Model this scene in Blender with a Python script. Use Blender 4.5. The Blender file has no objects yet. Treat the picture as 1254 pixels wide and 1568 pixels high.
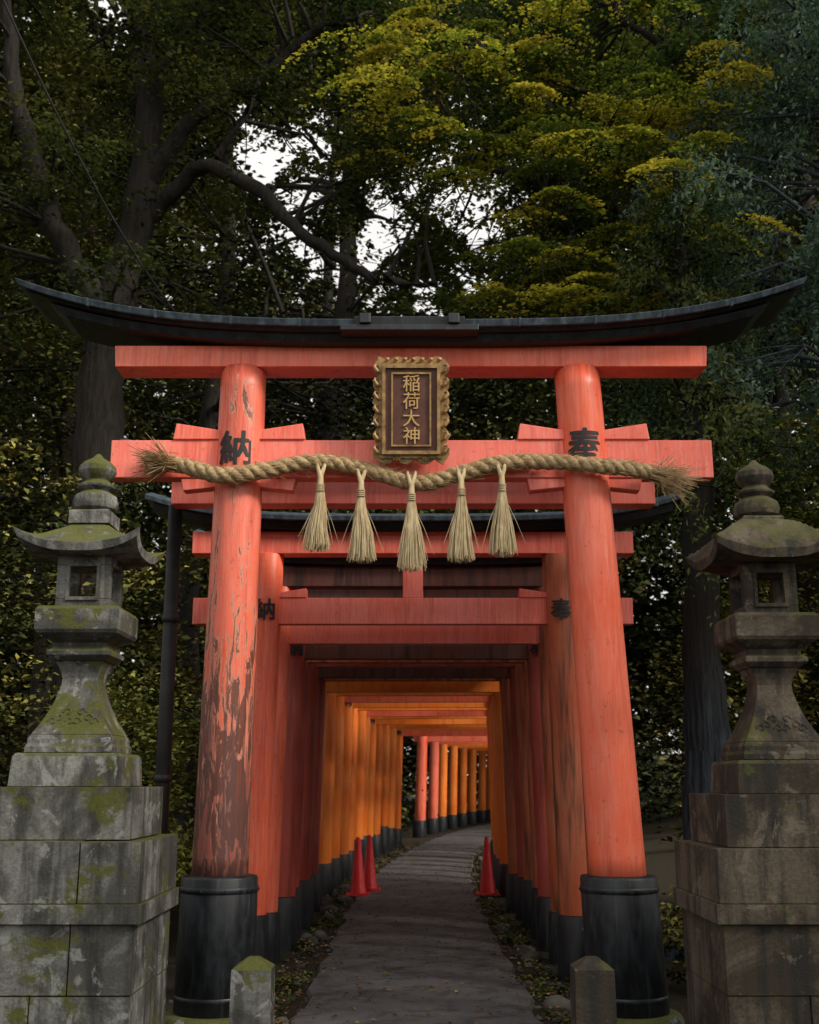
import bpy, bmesh, math, random
import numpy as np
from mathutils import Vector, Matrix
R=np.random.default_rng(7); random.seed(7)
S=bpy.context.scene
S.view_settings.view_transform='Standard'; S.view_settings.look='None'; S.view_settings.exposure=0
COL=S.collection

# ------------------------------------------------------------------ nodes
def newmat(name):
    m=bpy.data.materials.new(name); m.use_nodes=True
    nt=m.node_tree; nt.nodes.clear(); return m,nt
def N(nt,t,ins=None,**p):
    n=nt.nodes.new(t)
    for k,v in p.items(): setattr(n,k,v)
    if ins:
        for k,v in ins.items():
            s=n.inputs[k]
            if hasattr(v,'is_linked') or isinstance(v,bpy.types.NodeSocket): nt.links.new(v,s)
            else: s.default_value=v
    return n
def c4(c): return (c[0],c[1],c[2],1)
def ramp(nt,fac,stops,interp='LINEAR'):
    n=nt.nodes.new('ShaderNodeValToRGB'); nt.links.new(fac,n.inputs[0]); cr=n.color_ramp; cr.interpolation=interp
    while len(cr.elements)<len(stops): cr.elements.new(0.5)
    for e,(p,c) in zip(cr.elements,stops):
        e.position=p; e.color=c4(c) if isinstance(c,(tuple,list)) else (c,c,c,1)
    return n.outputs[0]
def mix(nt,f,a,b,mode='MIX'):
    n=nt.nodes.new('ShaderNodeMixRGB'); n.blend_type=mode
    for i,v in ((0,f),(1,a),(2,b)):
        if isinstance(v,bpy.types.NodeSocket): nt.links.new(v,n.inputs[i])
        elif i==0: n.inputs[0].default_value=v
        else: n.inputs[i].default_value=c4(v)
    return n.outputs[0]
def math_(nt,op,a,b=0.0,clamp=False):
    n=nt.nodes.new('ShaderNodeMath'); n.operation=op; n.use_clamp=clamp
    for i,v in ((0,a),(1,b)):
        if isinstance(v,bpy.types.NodeSocket): nt.links.new(v,n.inputs[i])
        else: n.inputs[i].default_value=v
    return n.outputs[0]
def coords(nt,scale=(1,1,1),rnd=True):
    tc=N(nt,'ShaderNodeTexCoord'); v=tc.outputs['Object']
    if rnd:
        oi=N(nt,'ShaderNodeObjectInfo')
        m=math_(nt,'MULTIPLY',oi.outputs['Random'],37.0)
        a=N(nt,'ShaderNodeVectorMath',{0:v,1:m},operation='ADD'); v2=a.outputs[0]
    else: v2=v
    mp=N(nt,'ShaderNodeMapping',{'Vector':v2,'Scale':scale})
    return mp.outputs[0],v
def noise(nt,vec,scale,detail=6,rough=0.6,dist=0.0):
    return N(nt,'ShaderNodeTexNoise',{'Vector':vec,'Scale':scale,'Detail':min(detail,6),'Roughness':rough,'Distortion':dist}).outputs['Fac']
def finish(nt,col,rough=0.6,bump=None,bs=0.3,bd=0.01,spec=0.5,coat=0):
    b=N(nt,'ShaderNodeBsdfPrincipled')
    for k,v in (('Base Color',col),('Roughness',rough),('Specular IOR Level',spec)):
        if isinstance(v,bpy.types.NodeSocket): nt.links.new(v,b.inputs[k])
        elif k=='Base Color': b.inputs[k].default_value=c4(v)
        else: b.inputs[k].default_value=v
    if bump is not None:
        bn=N(nt,'ShaderNodeBump',{'Height':bump,'Strength':bs,'Distance':bd}); nt.links.new(bn.outputs[0],b.inputs['Normal'])
    o=N(nt,'ShaderNodeOutputMaterial'); nt.links.new(b.outputs[0],o.inputs[0]); return b

def paint(name,base,dark,wear=0.0,zlo=0.9,zhi=3.6,pink=0.35,rough=0.42,streak=0.55):
    m,nt=newmat(name)
    v1,raw=coords(nt,(1,1,1)); v2,_=coords(nt,(9,9,0.7)); v3,_=coords(nt,(30,30,2.2))
    n1=noise(nt,v1,1.6,4); n2=noise(nt,v2,1.3,6,0.62,0.4); n3=noise(nt,v3,2,5)
    col=mix(nt,ramp(nt,n1,[(0.35,0.0),(0.68,1.0)]),base,(base[0]*1.05,base[1]*1.4+0.02,base[2]*1.8+0.03))
    col=mix(nt,math_(nt,'MULTIPLY',ramp(nt,n2,[(0.48,0.0),(0.66,1.0)]),streak),col,dark)
    col=mix(nt,math_(nt,'MULTIPLY',ramp(nt,n3,[(0.45,0.0),(0.75,1.0)]),pink),col,(0.86,0.34,0.26))
    n4=noise(nt,v1,22,5,0.7)
    col=mix(nt,math_(nt,'MULTIPLY',ramp(nt,n4,[(0.60,0.0),(0.70,1.0)]),0.40),col,(0.14,0.04,0.02))
    oi=N(nt,'ShaderNodeObjectInfo')
    val=math_(nt,'ADD',math_(nt,'MULTIPLY',oi.outputs['Random'],0.2),0.92)
    hs=N(nt,'ShaderNodeHueSaturation',{'Color':col,'Value':val}); col=hs.outputs[0]
    h=mix(nt,0.5,n2,n3)
    if wear>0:
        sp=N(nt,'ShaderNodeSeparateXYZ',{0:raw}); z=sp.outputs[2]
        t=N(nt,'ShaderNodeMapRange',{0:z,1:zlo,2:zhi,3:1.0,4:0.0}).outputs[0]
        vv,_=coords(nt,(11,11,2.0)); nn=noise(nt,vv,1.5,6,0.70,1.2)
        vb,_=coords(nt,(2.5,2.5,0.45)); nb=noise(nt,vb,2.0,3)
        s=math_(nt,'ADD',math_(nt,'ADD',nn,math_(nt,'MULTIPLY',nb,0.45)),math_(nt,'MULTIPLY',t,0.20*wear))
        m0=ramp(nt,s,[(0.81,0.0),(0.825,1.0)]); m1=ramp(nt,s,[(0.86,0.0),(0.875,1.0)])
        wood=mix(nt,n3,(0.035,0.018,0.014),(0.34,0.10,0.06))
        col=mix(nt,m0,col,(0.64,0.26,0.17)); col=mix(nt,m1,col,wood)
        h=mix(nt,m0,h,(0.0,0.0,0.0))
        vs,_=coords(nt,(40,40,1.0)); ns=noise(nt,vs,1,5)
        k=math_(nt,'MULTIPLY',ramp(nt,math_(nt,'MULTIPLY',ns,math_(nt,'ADD',t,0.45)),[(0.48,0.0),(0.58,1.0)]),0.7)
        col=mix(nt,k,col,(0.10,0.05,0.045))
    finish(nt,col,rough,h,0.25,0.006,0.5); return m
RED=paint('vermilion_paint',(0.86,0.125,0.045),(0.62,0.07,0.03),pink=.45,streak=.7)
REDW=paint('vermilion_paint_peeling',(0.84,0.13,0.055),(0.52,0.06,0.035),wear=1.0,pink=.45,streak=.7)
BEAMP=paint('vermilion_paint_faded',(0.83,0.14,0.080),(0.62,0.08,0.05),pink=0.55,streak=.65)
ORG=paint('orange_lit_paint',(0.86,0.18,0.010),(0.66,0.09,0.01),pink=0.1)  # orange glow of the lit far gates, put into the paint colour
DRED=paint('shaded_red_paint',(0.38,0.038,0.016),(0.07,0.02,0.012),pink=0.06,rough=0.55)  # red darkened in colour to stand for shade inside the tunnel
BROWN=paint('shaded_brown_red_paint',(0.46,0.085,0.020),(0.06,0.028,0.014),pink=0.1,rough=0.6,streak=.9)  # darkened in colour for right posts facing away from the light
DKB=paint('shaded_dark_beam',(0.13,0.03,0.014),(0.03,0.014,0.010),pink=0.03,rough=0.65,streak=.9)  # near-black colour stands in for shade under the tunnel roofs
def black(name,c=(0.012,0.014,0.018),r=0.32,blue=(0.05,0.07,0.09)):
    m,nt=newmat(name); v,_=coords(nt,(3,3,1)); n=noise(nt,v,5,6,0.7)
    v2,_=coords(nt,(25,25,1.2)); n2=noise(nt,v2,1.5,5)
    col=mix(nt,ramp(nt,n,[(0.45,0.0),(0.75,0.9)]),c,blue)
    col=mix(nt,math_(nt,'MULTIPLY',ramp(nt,n2,[(0.58,0.0),(0.7,1.0)]),0.25),col,(0.13,0.13,0.12))
    rr=ramp(nt,n,[(0.3,r),(0.7,min(1,r+0.3))]); finish(nt,col,rr,n2,0.2,0.004); return m
BLK=black('black_lacquer',(0.006,0.007,0.009),0.33,(0.022,0.032,0.042)); CAP=black('weathered_copper_black',(0.035,0.05,0.065),0.32,(0.13,0.19,0.24))
INK,nt=newmat('black_ink'); v,_=coords(nt); finish(nt,mix(nt,noise(nt,v,20),(0.006,0.006,0.008),(0.02,0.018,0.018)),0.6)
def stone(name,a,b,moss=0.5,dark=0.5,mt=0.55,upw=.14):
    m,nt=newmat(name); v,raw=coords(nt)
    n1=noise(nt,v,2.2,6,0.65); n2=noise(nt,v,60,4,0.7); n3=noise(nt,v,5.5,6,0.7,0.5)
    vs,_=coords(nt,(9,9,0.8)); n4=noise(nt,vs,1.2,5,0.6); n6=noise(nt,v,1.7,6,0.7,0.6)
    col=mix(nt,ramp(nt,n1,[(0.32,0.0),(0.68,1.0)]),a,b)
    col=mix(nt,math_(nt,'MULTIPLY',ramp(nt,n2,[(0.42,0.0),(0.66,1.0)]),0.5),col,(a[0]*0.35,a[1]*0.35,a[2]*0.35))
    col=mix(nt,math_(nt,'MULTIPLY',ramp(nt,n6,[(0.43,0.0),(0.56,1.0)]),0.8),col,(a[0]*0.26,a[1]*0.25,a[2]*0.23))
    col=mix(nt,math_(nt,'MULTIPLY',ramp(nt,n4,[(0.46,0.0),(0.60,1.0)]),dark),col,(0.022,0.022,0.02))
    col=mix(nt,math_(nt,'MULTIPLY',ramp(nt,n3,[(0.58,0.0),(0.62,1.0)]),0.6),col,(b[0]*1.15,b[1]*1.2,b[2]*1.2))
    g=N(nt,'ShaderNodeNewGeometry'); sp=N(nt,'ShaderNodeSeparateXYZ',{0:g.outputs['Normal']})
    up=N(nt,'ShaderNodeMapRange',{0:sp.outputs[2],1:0.0,2:0.9,3:0.0,4:upw}).outputs[0]
    n5=noise(nt,v,2.7,6,0.72,0.3)
    mk=ramp(nt,math_(nt,'ADD',n5,up),[(mt,0.0),(mt+.05,1.0)])
    col=mix(nt,math_(nt,'MULTIPLY',mk,moss),col,mix(nt,n2,(0.022,0.034,0.005),(0.15,0.15,0.028)))
    finish(nt,col,0.88,mix(nt,0.5,n2,n3),0.9,0.012,0.3); return m
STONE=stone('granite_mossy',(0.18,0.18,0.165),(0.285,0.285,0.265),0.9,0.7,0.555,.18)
STONED=stone('granite_shaded',(0.10,0.080,0.056),(0.165,0.135,0.10),0.5,0.8,0.6)  # darker copy of the stone, carries the shade on the right side
def plain(name,a,b,scale,rough=0.8,stretch=(1,1,1),bs=0.4,bd=0.01,spec=0.3):
    m,nt=newmat(name); v,_=coords(nt,stretch); n=noise(nt,v,scale,6,0.65)
    finish(nt,mix(nt,ramp(nt,n,[(0.3,0.0),(0.7,1.0)]),a,b),rough,n,bs,bd,spec); return m
BARK=plain('bark',(0.010,0.008,0.006),(0.035,0.030,0.025),3,0.95,(6,6,0.9),1.0,0.04)
BARKB=plain('cypress_bark',(0.02,0.025,0.032),(0.10,0.12,0.14),2.5,0.95,(9,9,0.7),1.0,0.06)
BARKC,nt=newmat('flared_trunk_bark'); v,raw=coords(nt,(9,9,0.7)); n=noise(nt,v,2.5,6,.65); sp=N(nt,'ShaderNodeSeparateXYZ',{0:raw}); v9,_=coords(nt); nn=noise(nt,v9,1.2,4)
low_mask=N(nt,'ShaderNodeMapRange',{0:math_(nt,'ADD',sp.outputs[2],nn),1:1.8,2:3.4,3:1.0,4:0.0}).outputs[0]  # bark lighter and bluer towards the bottom
finish(nt,mix(nt,low_mask,mix(nt,n,(0.008,0.007,0.006),(0.04,0.035,0.03)),mix(nt,ramp(nt,n,[(.35,0.),(.7,1.)]),(0.012,0.016,0.022),(0.10,0.13,0.16))),.95,n,1.0,.06,.2)
STRAW=plain('straw_rope',(0.20,0.13,0.06),(0.58,0.43,0.23),30,0.85,(1,1,1),0.6,0.006)
TASSEL=plain('straw_tassel',(0.32,0.24,0.12),(0.70,0.57,0.35),40,0.85,(1,1,0.2),0.4,0.004)
GOLD=plain('aged_gold',(0.14,0.07,0.02),(0.55,0.34,0.12),14,0.42,(1,1,1),0.6,0.006,0.6)
PANEL=plain('brown_plaque_panel',(0.09,0.04,0.028),(0.16,0.07,0.05),6,0.5)
CONE=plain('cone_plastic',(0.45,0.012,0.015),(0.62,0.02,0.02),8,0.4)
PIPE=plain('dark_pipe',(0.01,0.011,0.012),(0.03,0.03,0.03),8,0.5)
PEB=plain('pebble',(0.028,0.026,0.022),(0.11,0.105,0.09),4,0.85)
GROUND,nt=newmat('forest_floor'); v,_=coords(nt,rnd=False)
n1=noise(nt,v,0.9,6); n2=noise(nt,v,26,6,0.75)
c=mix(nt,n2,(0.010,0.008,0.006),(0.07,0.055,0.037)); c=mix(nt,ramp(nt,n1,[(0.45,0.0),(0.65,0.6)]),c,(0.03,0.04,0.014))
finish(nt,c,0.95,n2,1.0,0.03,0.2)
PATH,nt=newmat('worn_asphalt'); v,_=coords(nt,rnd=False)
n1=noise(nt,v,1.1,6,0.65); n2=noise(nt,v,130,3,0.7); n3=noise(nt,v,4,6,0.75)
c=mix(nt,ramp(nt,n1,[(0.3,0.0),(0.7,1.0)]),(0.050,0.056,0.066),(0.12,0.12,0.12)); c=mix(nt,math_(nt,'MULTIPLY',ramp(nt,n2,[(0.4,0.0),(0.7,1.0)]),0.5),c,(0.20,0.195,0.185))
c=mix(nt,math_(nt,'MULTIPLY',ramp(nt,n3,[(0.48,0.0),(0.62,1.0)]),0.7),c,(0.032,0.028,0.023))
finish(nt,c,0.8,mix(nt,0.5,n2,n3),0.8,0.02,0.35)
def leafmat(name,trans=0.35):
    m,nt=newmat(name); a=N(nt,'ShaderNodeAttribute',attribute_name='lcol')
    b=N(nt,'ShaderNodeBsdfDiffuse',{'Color':a.outputs['Color']})
    t=N(nt,'ShaderNodeBsdfTranslucent',{'Color':mix(nt,1.0,a.outputs['Color'],(1.2,1.3,0.6),'MULTIPLY')})
    x=N(nt,'ShaderNodeMixShader',{0:trans,1:b.outputs[0],2:t.outputs[0]})
    o=N(nt,'ShaderNodeOutputMaterial'); nt.links.new(x.outputs[0],o.inputs[0]); return m
LEAF=leafmat('foliage')
LEAFD,nt=newmat('distant_foliage'); a=N(nt,'ShaderNodeAttribute',attribute_name='lcol'); b=N(nt,'ShaderNodeBsdfDiffuse',{'Color':a.outputs['Color']}); o=N(nt,'ShaderNodeOutputMaterial'); nt.links.new(b.outputs[0],o.inputs[0])

# ------------------------------------------------------------------ mesh builder
class MB:
    def __init__(s): s.v=[];s.f=[];s.m=[];s.s=[]
    def add(s,vs,fs,mat=0,smooth=False):
        o=len(s.v); s.v+= [tuple(map(float,p)) for p in vs]
        for f in fs: s.f.append(tuple(i+o for i in f)); s.m.append(mat); s.s.append(smooth)
    def box(s,x0,x1,y0,y1,z0,z1,mat=0):
        s.hexa([(x0,y0,z0),(x1,y0,z0),(x1,y1,z0),(x0,y1,z0),(x0,y0,z1),(x1,y0,z1),(x1,y1,z1),(x0,y1,z1)],mat)
    def hexa(s,p,mat=0):
        s.add(p,[(0,3,2,1),(4,5,6,7),(0,1,5,4),(1,2,6,5),(2,3,7,6),(3,0,4,7)],mat)
    def tube(s,pts,rad,seg=12,mat=0,smooth=True,cap=True):
        P=np.array(pts,float); n=len(P); rad=np.broadcast_to(rad,(n,))
        T=np.gradient(P,axis=0); T/=np.linalg.norm(T,axis=1)[:,None]+1e-9
        ref=np.array([1,0,0]) if abs(T[0][0])<0.8 else np.array([0,0,1.0])
        vs=[]; a=np.linspace(0,2*np.pi,seg,endpoint=False)
        for i in range(n):
            u=np.cross(ref,T[i]); u/=np.linalg.norm(u)+1e-9; w=np.cross(T[i],u)
            vs+=list(P[i]+rad[i]*(np.cos(a)[:,None]*u+np.sin(a)[:,None]*w))
        fs=[(i*seg+j,i*seg+(j+1)%seg,(i+1)*seg+(j+1)%seg,(i+1)*seg+j) for i in range(n-1) for j in range(seg)]
        s.add(vs,fs,mat,smooth)
        if cap:
            s.add(vs[:seg],[tuple(range(seg))[::-1]],mat); s.add(vs[-seg:],[tuple(range(seg))],mat)
    def lathe(s,cx,cy,prof,seg=40,mat=0):
        s.tubez([(cx,cy,z) for r,z in prof],[r for r,z in prof],seg,mat)
    def tubez(s,pts,rad,seg=40,mat=0,cap=True):
        a=np.linspace(0,2*np.pi,seg,endpoint=False); vs=[]
        for p,r in zip(pts,rad): vs+=[(p[0]+r*math.cos(t),p[1]+r*math.sin(t),p[2]) for t in a]
        n=len(pts)
        fs=[(i*seg+j,i*seg+(j+1)%seg,(i+1)*seg+(j+1)%seg,(i+1)*seg+j) for i in range(n-1) for j in range(seg)]
        s.add(vs,fs,mat,True)
        if cap: s.add(vs[:seg],[tuple(range(seg))[::-1]],mat); s.add(vs[-seg:],[tuple(range(seg))],mat)
    def sweepx(s,xs,prof,mat=0):
        rings=[prof(x) for x in xs]; k=len(rings[0]); vs=[p for r in rings for p in r]
        fs=[(i*k+j,(i+1)*k+j,(i+1)*k+(j+1)%k,i*k+(j+1)%k) for i in range(len(xs)-1) for j in range(k)]
        fs+=[tuple(range(k)),tuple(range((len(xs)-1)*k,len(xs)*k))[::-1]]
        s.add(vs,fs,mat)
    def sq(s,cx,cy,prof,mat=0,smooth=False):
        vs=[]
        for z,h in prof: vs+=[(cx-h,cy-h,z),(cx+h,cy-h,z),(cx+h,cy+h,z),(cx-h,cy+h,z)]
        n=len(prof); fs=[(i*4+j,i*4+(j+1)%4,(i+1)*4+(j+1)%4,(i+1)*4+j) for i in range(n-1) for j in range(4)]
        fs+=[(3,2,1,0),tuple(range(4*n-4,4*n))]
        s.add(vs,fs,mat,smooth)
    def build(s,name,mats,bevel=0,parent=None,fixn=True,seg=2):
        me=bpy.data.meshes.new(name); me.from_pydata(s.v,[],s.f)
        for m in mats: me.materials.append(m)
        me.polygons.foreach_set('material_index',s.m); me.polygons.foreach_set('use_smooth',s.s)
        me.update()
        if fixn:
            b=bmesh.new(); b.from_mesh(me); bmesh.ops.remove_doubles(b,verts=b.verts,dist=1e-5); bmesh.ops.recalc_face_normals(b,faces=b.faces); b.to_mesh(me); b.free()
        o=bpy.data.objects.new(name,me); COL.objects.link(o)
        if bevel:
            d=o.modifiers.new('bev','BEVEL'); d.width=bevel; d.segments=seg; d.limit_method='ANGLE'; d.angle_limit=math.radians(35); d.harden_normals=False
        if parent: o.parent=parent
        return o
def empty(name):
    o=bpy.data.objects.new(name,None); COL.objects.link(o); return o
def textmesh(t,size,ext=0.004,bold=0.004):
    cu=bpy.data.curves.new('t','FONT'); cu.body=t; cu.size=size; cu.align_x='CENTER'; cu.align_y='CENTER'; cu.extrude=ext; cu.offset=size*bold
    o=bpy.data.objects.new('t',cu); COL.objects.link(o); dg=bpy.context.evaluated_depsgraph_get(); dg.update()
    me=bpy.data.meshes.new_from_object(o.evaluated_get(dg)); bpy.data.objects.remove(o)
    if len(me.vertices):
        c=np.zeros(len(me.vertices)*3); me.vertices.foreach_get('co',c); c=c.reshape(-1,3); c[:,:2]-=(c[:,:2].max(0)+c[:,:2].min(0))/2; me.vertices.foreach_set('co',c.ravel()); me.update()
    return me
def wraptext(t,size,cx,cy,cz,r,parent,name='painted_character',heavy=0.02):
    me=textmesh(t,size,0.0,0.0)
    b=bmesh.new(); b.from_mesh(me)
    xs=[v.co.x for v in b.verts]
    if not xs: b.free(); return
    for x in np.arange(min(xs),max(xs),size/16):
        bmesh.ops.bisect_plane(b,geom=b.verts[:]+b.edges[:]+b.faces[:],plane_co=(x,0,0),plane_no=(1,0,0))
    b.to_mesh(me); b.free()
    c=np.zeros(len(me.vertices)*3); me.vertices.foreach_get('co',c); c=c.reshape(-1,3)
    fs=[tuple(p.vertices) for p in me.polygons]; mb=MB(); h=heavy*size
    for i,(dx,dy) in enumerate([(0,0),(h,h),(-h,h),(h,-h),(-h,-h)]):
        th=(c[:,0]+dx)/r; rr=r+0.004+0.0006*i
        mb.add(np.stack([cx+rr*np.sin(th),cy-rr*np.cos(th),cz+c[:,1]+dy],1),fs)
    mb.build(name,[INK],parent=parent,fixn=False)

# ------------------------------------------------------------------ path curve / ground
def cx_(y): return 0.06+(0.0036*(y-14)**2 if y>14 else 0.0)
def tang(y): return math.atan2(0.0072*(y-14) if y>14 else 0,1)
def gh(x,y):
    a=abs(x-cx_(min(y,60)))-3.6
    h=0.0
    if a>0: h=min(7,0.22*a*a/(a+2))
    return h
mb=MB(); xs=np.concatenate([np.linspace(-300,-40,10),np.linspace(-36,36,73),np.linspace(40,300,10)]); ys=np.concatenate([np.linspace(-120,-5,10),np.linspace(-3,60,64),np.linspace(64,400,16)])
vs=[(x,y,gh(x,y)+(0.03*math.sin(x*3.1)*math.sin(y*2.3) if abs(x-cx_(min(y,60)))>3 else 0)) for y in ys for x in xs]; nx=len(xs)
mb.add(vs,[(j*nx+i,j*nx+i+1,(j+1)*nx+i+1,(j+1)*nx+i) for j in range(len(ys)-1) for i in range(nx-1)],0,True)
mb.build('ground',[GROUND],fixn=False)
mb=MB(); yy=np.linspace(-4,60,160); vs=[]
for i,y in enumerate(yy):
    w=0.83; c=cx_(y); vs+=[(c-w+0.03*math.sin(y*5)+0.02*math.sin(y*13),y,0.03),(c-w*0.5,y,0.045),(c,y,0.05),(c+w*0.5,y,0.045),(c+w+0.03*math.sin(y*4+1)+0.02*math.sin(y*11),y,0.03)]
mb.add(vs,[(j*5+i,j*5+i+1,(j+1)*5+i+1,(j+1)*5+i) for j in range(len(yy)-1) for i in range(4)],0,True)
for o_ in (0,4):
    e=[vs[j*5+o_] for j in range(len(yy))]; lo=[(p[0]+(-0.02 if o_==0 else 0.02),p[1],0.0) for p in e]
    mb.add(e+lo,[(j,j+1,len(e)+j+1,len(e)+j) for j in range(len(e)-1)],0)
mb.build('footpath',[PATH],fixn=False)

# ------------------------------------------------------------------ main torii
T=empty('torii_gate')
YT=8.2
def px_(side,z):
    return (-1.30+(z-0.14)*0.0125) if side<0 else (1.455-(z-0.14)*0.0445)
mbL=MB(); zz=np.linspace(0.95,4.61,24)
mbL.tubez([(px_(-1,z),YT,z) for z in zz],[0.192-0.024*(z-0.95)/3.6 for z in zz],64)
mbL.build('pillar_left',[REDW],parent=T)
mbR=MB(); mbR.tubez([(px_(1,z),YT,z) for z in zz],[0.192-0.024*(z-0.95)/3.6 for z in zz],64)
mbR.build('pillar_right',[RED],parent=T)
mb=MB()
for s_ in (-1,1):
    mb.tubez([(px_(s_,z),YT,z) for z in [0.12,0.13,0.97,0.985,0.99]],[0.255,0.265,0.258,0.25,0.20],56)
    for zb in (0.22,0.90):
        mb.tubez([(px_(s_,zb),YT,zb-0.02),(px_(s_,zb),YT,zb-0.018),(px_(s_,zb),YT,zb+0.018),(px_(s_,zb),YT,zb+0.02)],[0.262,0.265,0.265,0.262],56)
    for k in range(10):
        a=k*0.628; p=(px_(s_,0.9)+0.265*math.cos(a),YT+0.265*math.sin(a),0.9)
        mb.tube([(p[0],p[1],p[2]),(p[0]+0.008*math.cos(a),p[1]+0.008*math.sin(a),p[2])],[0.009,0.006],8)
mb.build('pillar_sleeves',[BLK],bevel=0,parent=T)
mb=MB()
for s_ in (-1,1): mb.tubez([(px_(s_,0),YT,z) for z in (-0.1,0.08,0.115,0.125)],[0.36,0.35,0.33,0.30],48)
mb.build('foundation_stones',[STONE],bevel=0.01,parent=T)
mb=MB()
mb.sweepx([-2.18,-1.2,-0.52,-0.5,0.5,0.52,1.2,2.20],lambda x:[(x,YT-0.13,4.60),(x,YT+0.13,4.60),(x+0.012*np.sign(x),YT+0.13,4.765),(x+0.012*np.sign(x),YT-0.13,4.765)])
mb.build('lower_lintel_shimaki',[RED],bevel=0.006,parent=T)
mb=MB(); mb.box(-2.19,2.22,YT-0.07,YT+0.07,3.765,4.05)
mb.build('tie_beam_nuki',[BEAMP],bevel=0.006,parent=T)
mb=MB()
for s_ in (-1,1):
    c=px_(s_,4.1)
    for q in (-1,1):
        a=c+q*0.12; b=c+q*0.485
        z0,z1a,z1b=4.052,4.12,4.175
        mb.hexa([(a,YT-0.085,z0),(b,YT-0.085,z0),(b,YT+0.085,z0),(a,YT+0.085,z0),(a,YT-0.085,z1a),(b-q*0.02,YT-0.085,z1b),(b-q*0.02,YT+0.085,z1b),(a,YT+0.085,z1a)])
        z0,z1a,z1b=3.763,3.70,3.67
        b=c+q*0.42
        mb.hexa([(a,YT-0.06,z1a),(b-q*.02,YT-0.06,z1b),(b-q*.02,YT+0.06,z1b),(a,YT+0.06,z1a),(a,YT-0.06,z0),(b,YT-0.06,z0),(b,YT+0.06,z0),(a,YT+0.06,z0)])
mb.box(-0.1,0.1,YT-0.06,YT+0.06,4.05,4.60)
mb.build('wedges_and_strut',[BEAMP],bevel=0.006,parent=T)
def rise(x,A=0.33,L=2.9,k=3.4): return A*(abs(x)/L)**k
mb=MB(); xs=np.linspace(-2.66,2.66,60)
mb.sweepx(xs,lambda x:[(x*0.955,YT-0.24,4.745+rise(x*0.955)),(x*0.955,YT+0.24,4.745+rise(x*0.955)),(x,YT+0.27,4.80+rise(x)),(x,YT-0.27,4.80+rise(x))])
xs=np.linspace(-2.83,2.85,60)
mb.sweepx(xs,lambda x:[(x*0.985,YT-0.31,4.802+rise(x)),(x*0.985,YT+0.31,4.802+rise(x)),(x,YT+0.33,4.822+rise(x)),(x,YT-0.33,4.822+rise(x))])
mb.build('upper_lintel_kasagi',[BLK],bevel=0.004,parent=T)
mb=MB(); xs=np.linspace(-2.89,2.91,70)
def capp(e): return lambda x:[(x*(1 if e else .992),YT-0.36-e,4.824-e+rise(x)),(x*(1 if e else .992),YT+0.36+e,4.824-e+rise(x)),(x,YT+0.38+e,4.872+e+rise(x)),(x,YT+0.06,4.93+e+rise(x)),(x,YT-0.06,4.93+e+rise(x)),(x,YT-0.38-e,4.872+e+rise(x))]
mb.sweepx(xs,capp(0))
for xj in (-2.35,-1.85,-1.3,-0.8,0.8,1.35,1.85,2.35):
    w=0.010; mb.sweepx([xj-w,xj+w],capp(0.004))
mb.build('roof_cap',[CAP],bevel=0.004,parent=T)
mb=MB()
mb.box(-0.50,0.50,YT-0.41,YT+0.41,4.775,4.822)
for a,b in ((-0.36,-0.28),(0.28,0.36)):
    mb.box(a,b,YT-0.43,YT+0.43,4.824,4.90)
mb.sweepx([-0.40,0.40],lambda x:[(x,YT-0.39,4.823),(x,YT+0.39,4.823),(x,YT+0.40,4.885),(x,YT+0.06,4.95),(x,YT-0.06,4.95),(x,YT-0.40,4.885)])
mb.build('roof_cap_centre',[BLK],bevel=0.006,parent=T)
rl=lambda z:0.192-0.024*(z-0.95)/3.6
wraptext('納',0.27,px_(-1,3.96)-.01,YT,3.965,rl(3.96),T)
wraptext('奉',0.27,px_(1,3.99)-.01,YT,3.985,rl(3.99),T)

# ------------------------------------------------------------------ plaque
P=empty('shrine_name_plaque')
def outline(w,h,amp,n=120,k=9):
    pts=[]
    for i in range(n):
        t=i/n*4; sd=int(t); f=t-sd
        c=[(-w+2*w*f,-h),(w,-h+2*h*f),(w-2*w*f,h),(-w,h-2*h*f)][sd]
        nrm=[(0,-1),(1,0),(0,1),(-1,0)][sd]
        a=amp*(abs(math.sin(f*math.pi*(k if sd%2 else k*0.6)))-0.4)
        pts.append((c[0]+nrm[0]*a,c[1]+nrm[1]*a))
    return pts
def slab(mb,pts,y0,y1,mat=0):
    n=len(pts); vs=[(p[0],y0,p[1]) for p in pts]+[(p[0],y1,p[1]) for p in pts]
    mb.add(vs,[tuple(range(n)),tuple(range(n,2*n))[::-1]]+[(i,(i+1)%n,n+(i+1)%n,n+i) for i in range(n)],mat)
def frame(mb,W,H,w,h,y0,y1,mat):
    mb.box(-W,W,y0,y1,h,H,mat); mb.box(-W,W,y0,y1,-H,-h,mat); mb.box(-W,-w,y0,y1,-h,h,mat); mb.box(w,W,y0,y1,-h,h,mat)
mb=MB(); slab(mb,outline(0.245,0.355,0.035,k=6),0.0,0.05,0)
slab(mb,outline(0.22,0.335,0.010,120,13),-0.02,0.0,0)
frame(mb,0.200,0.312,0.178,0.288,-0.05,-0.02,0)
mb.box(-0.178,0.178,-0.028,-0.02,-0.288,0.288,1)
frame(mb,0.138,0.258,0.126,0.246,-0.042,-0.028,0)
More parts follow.
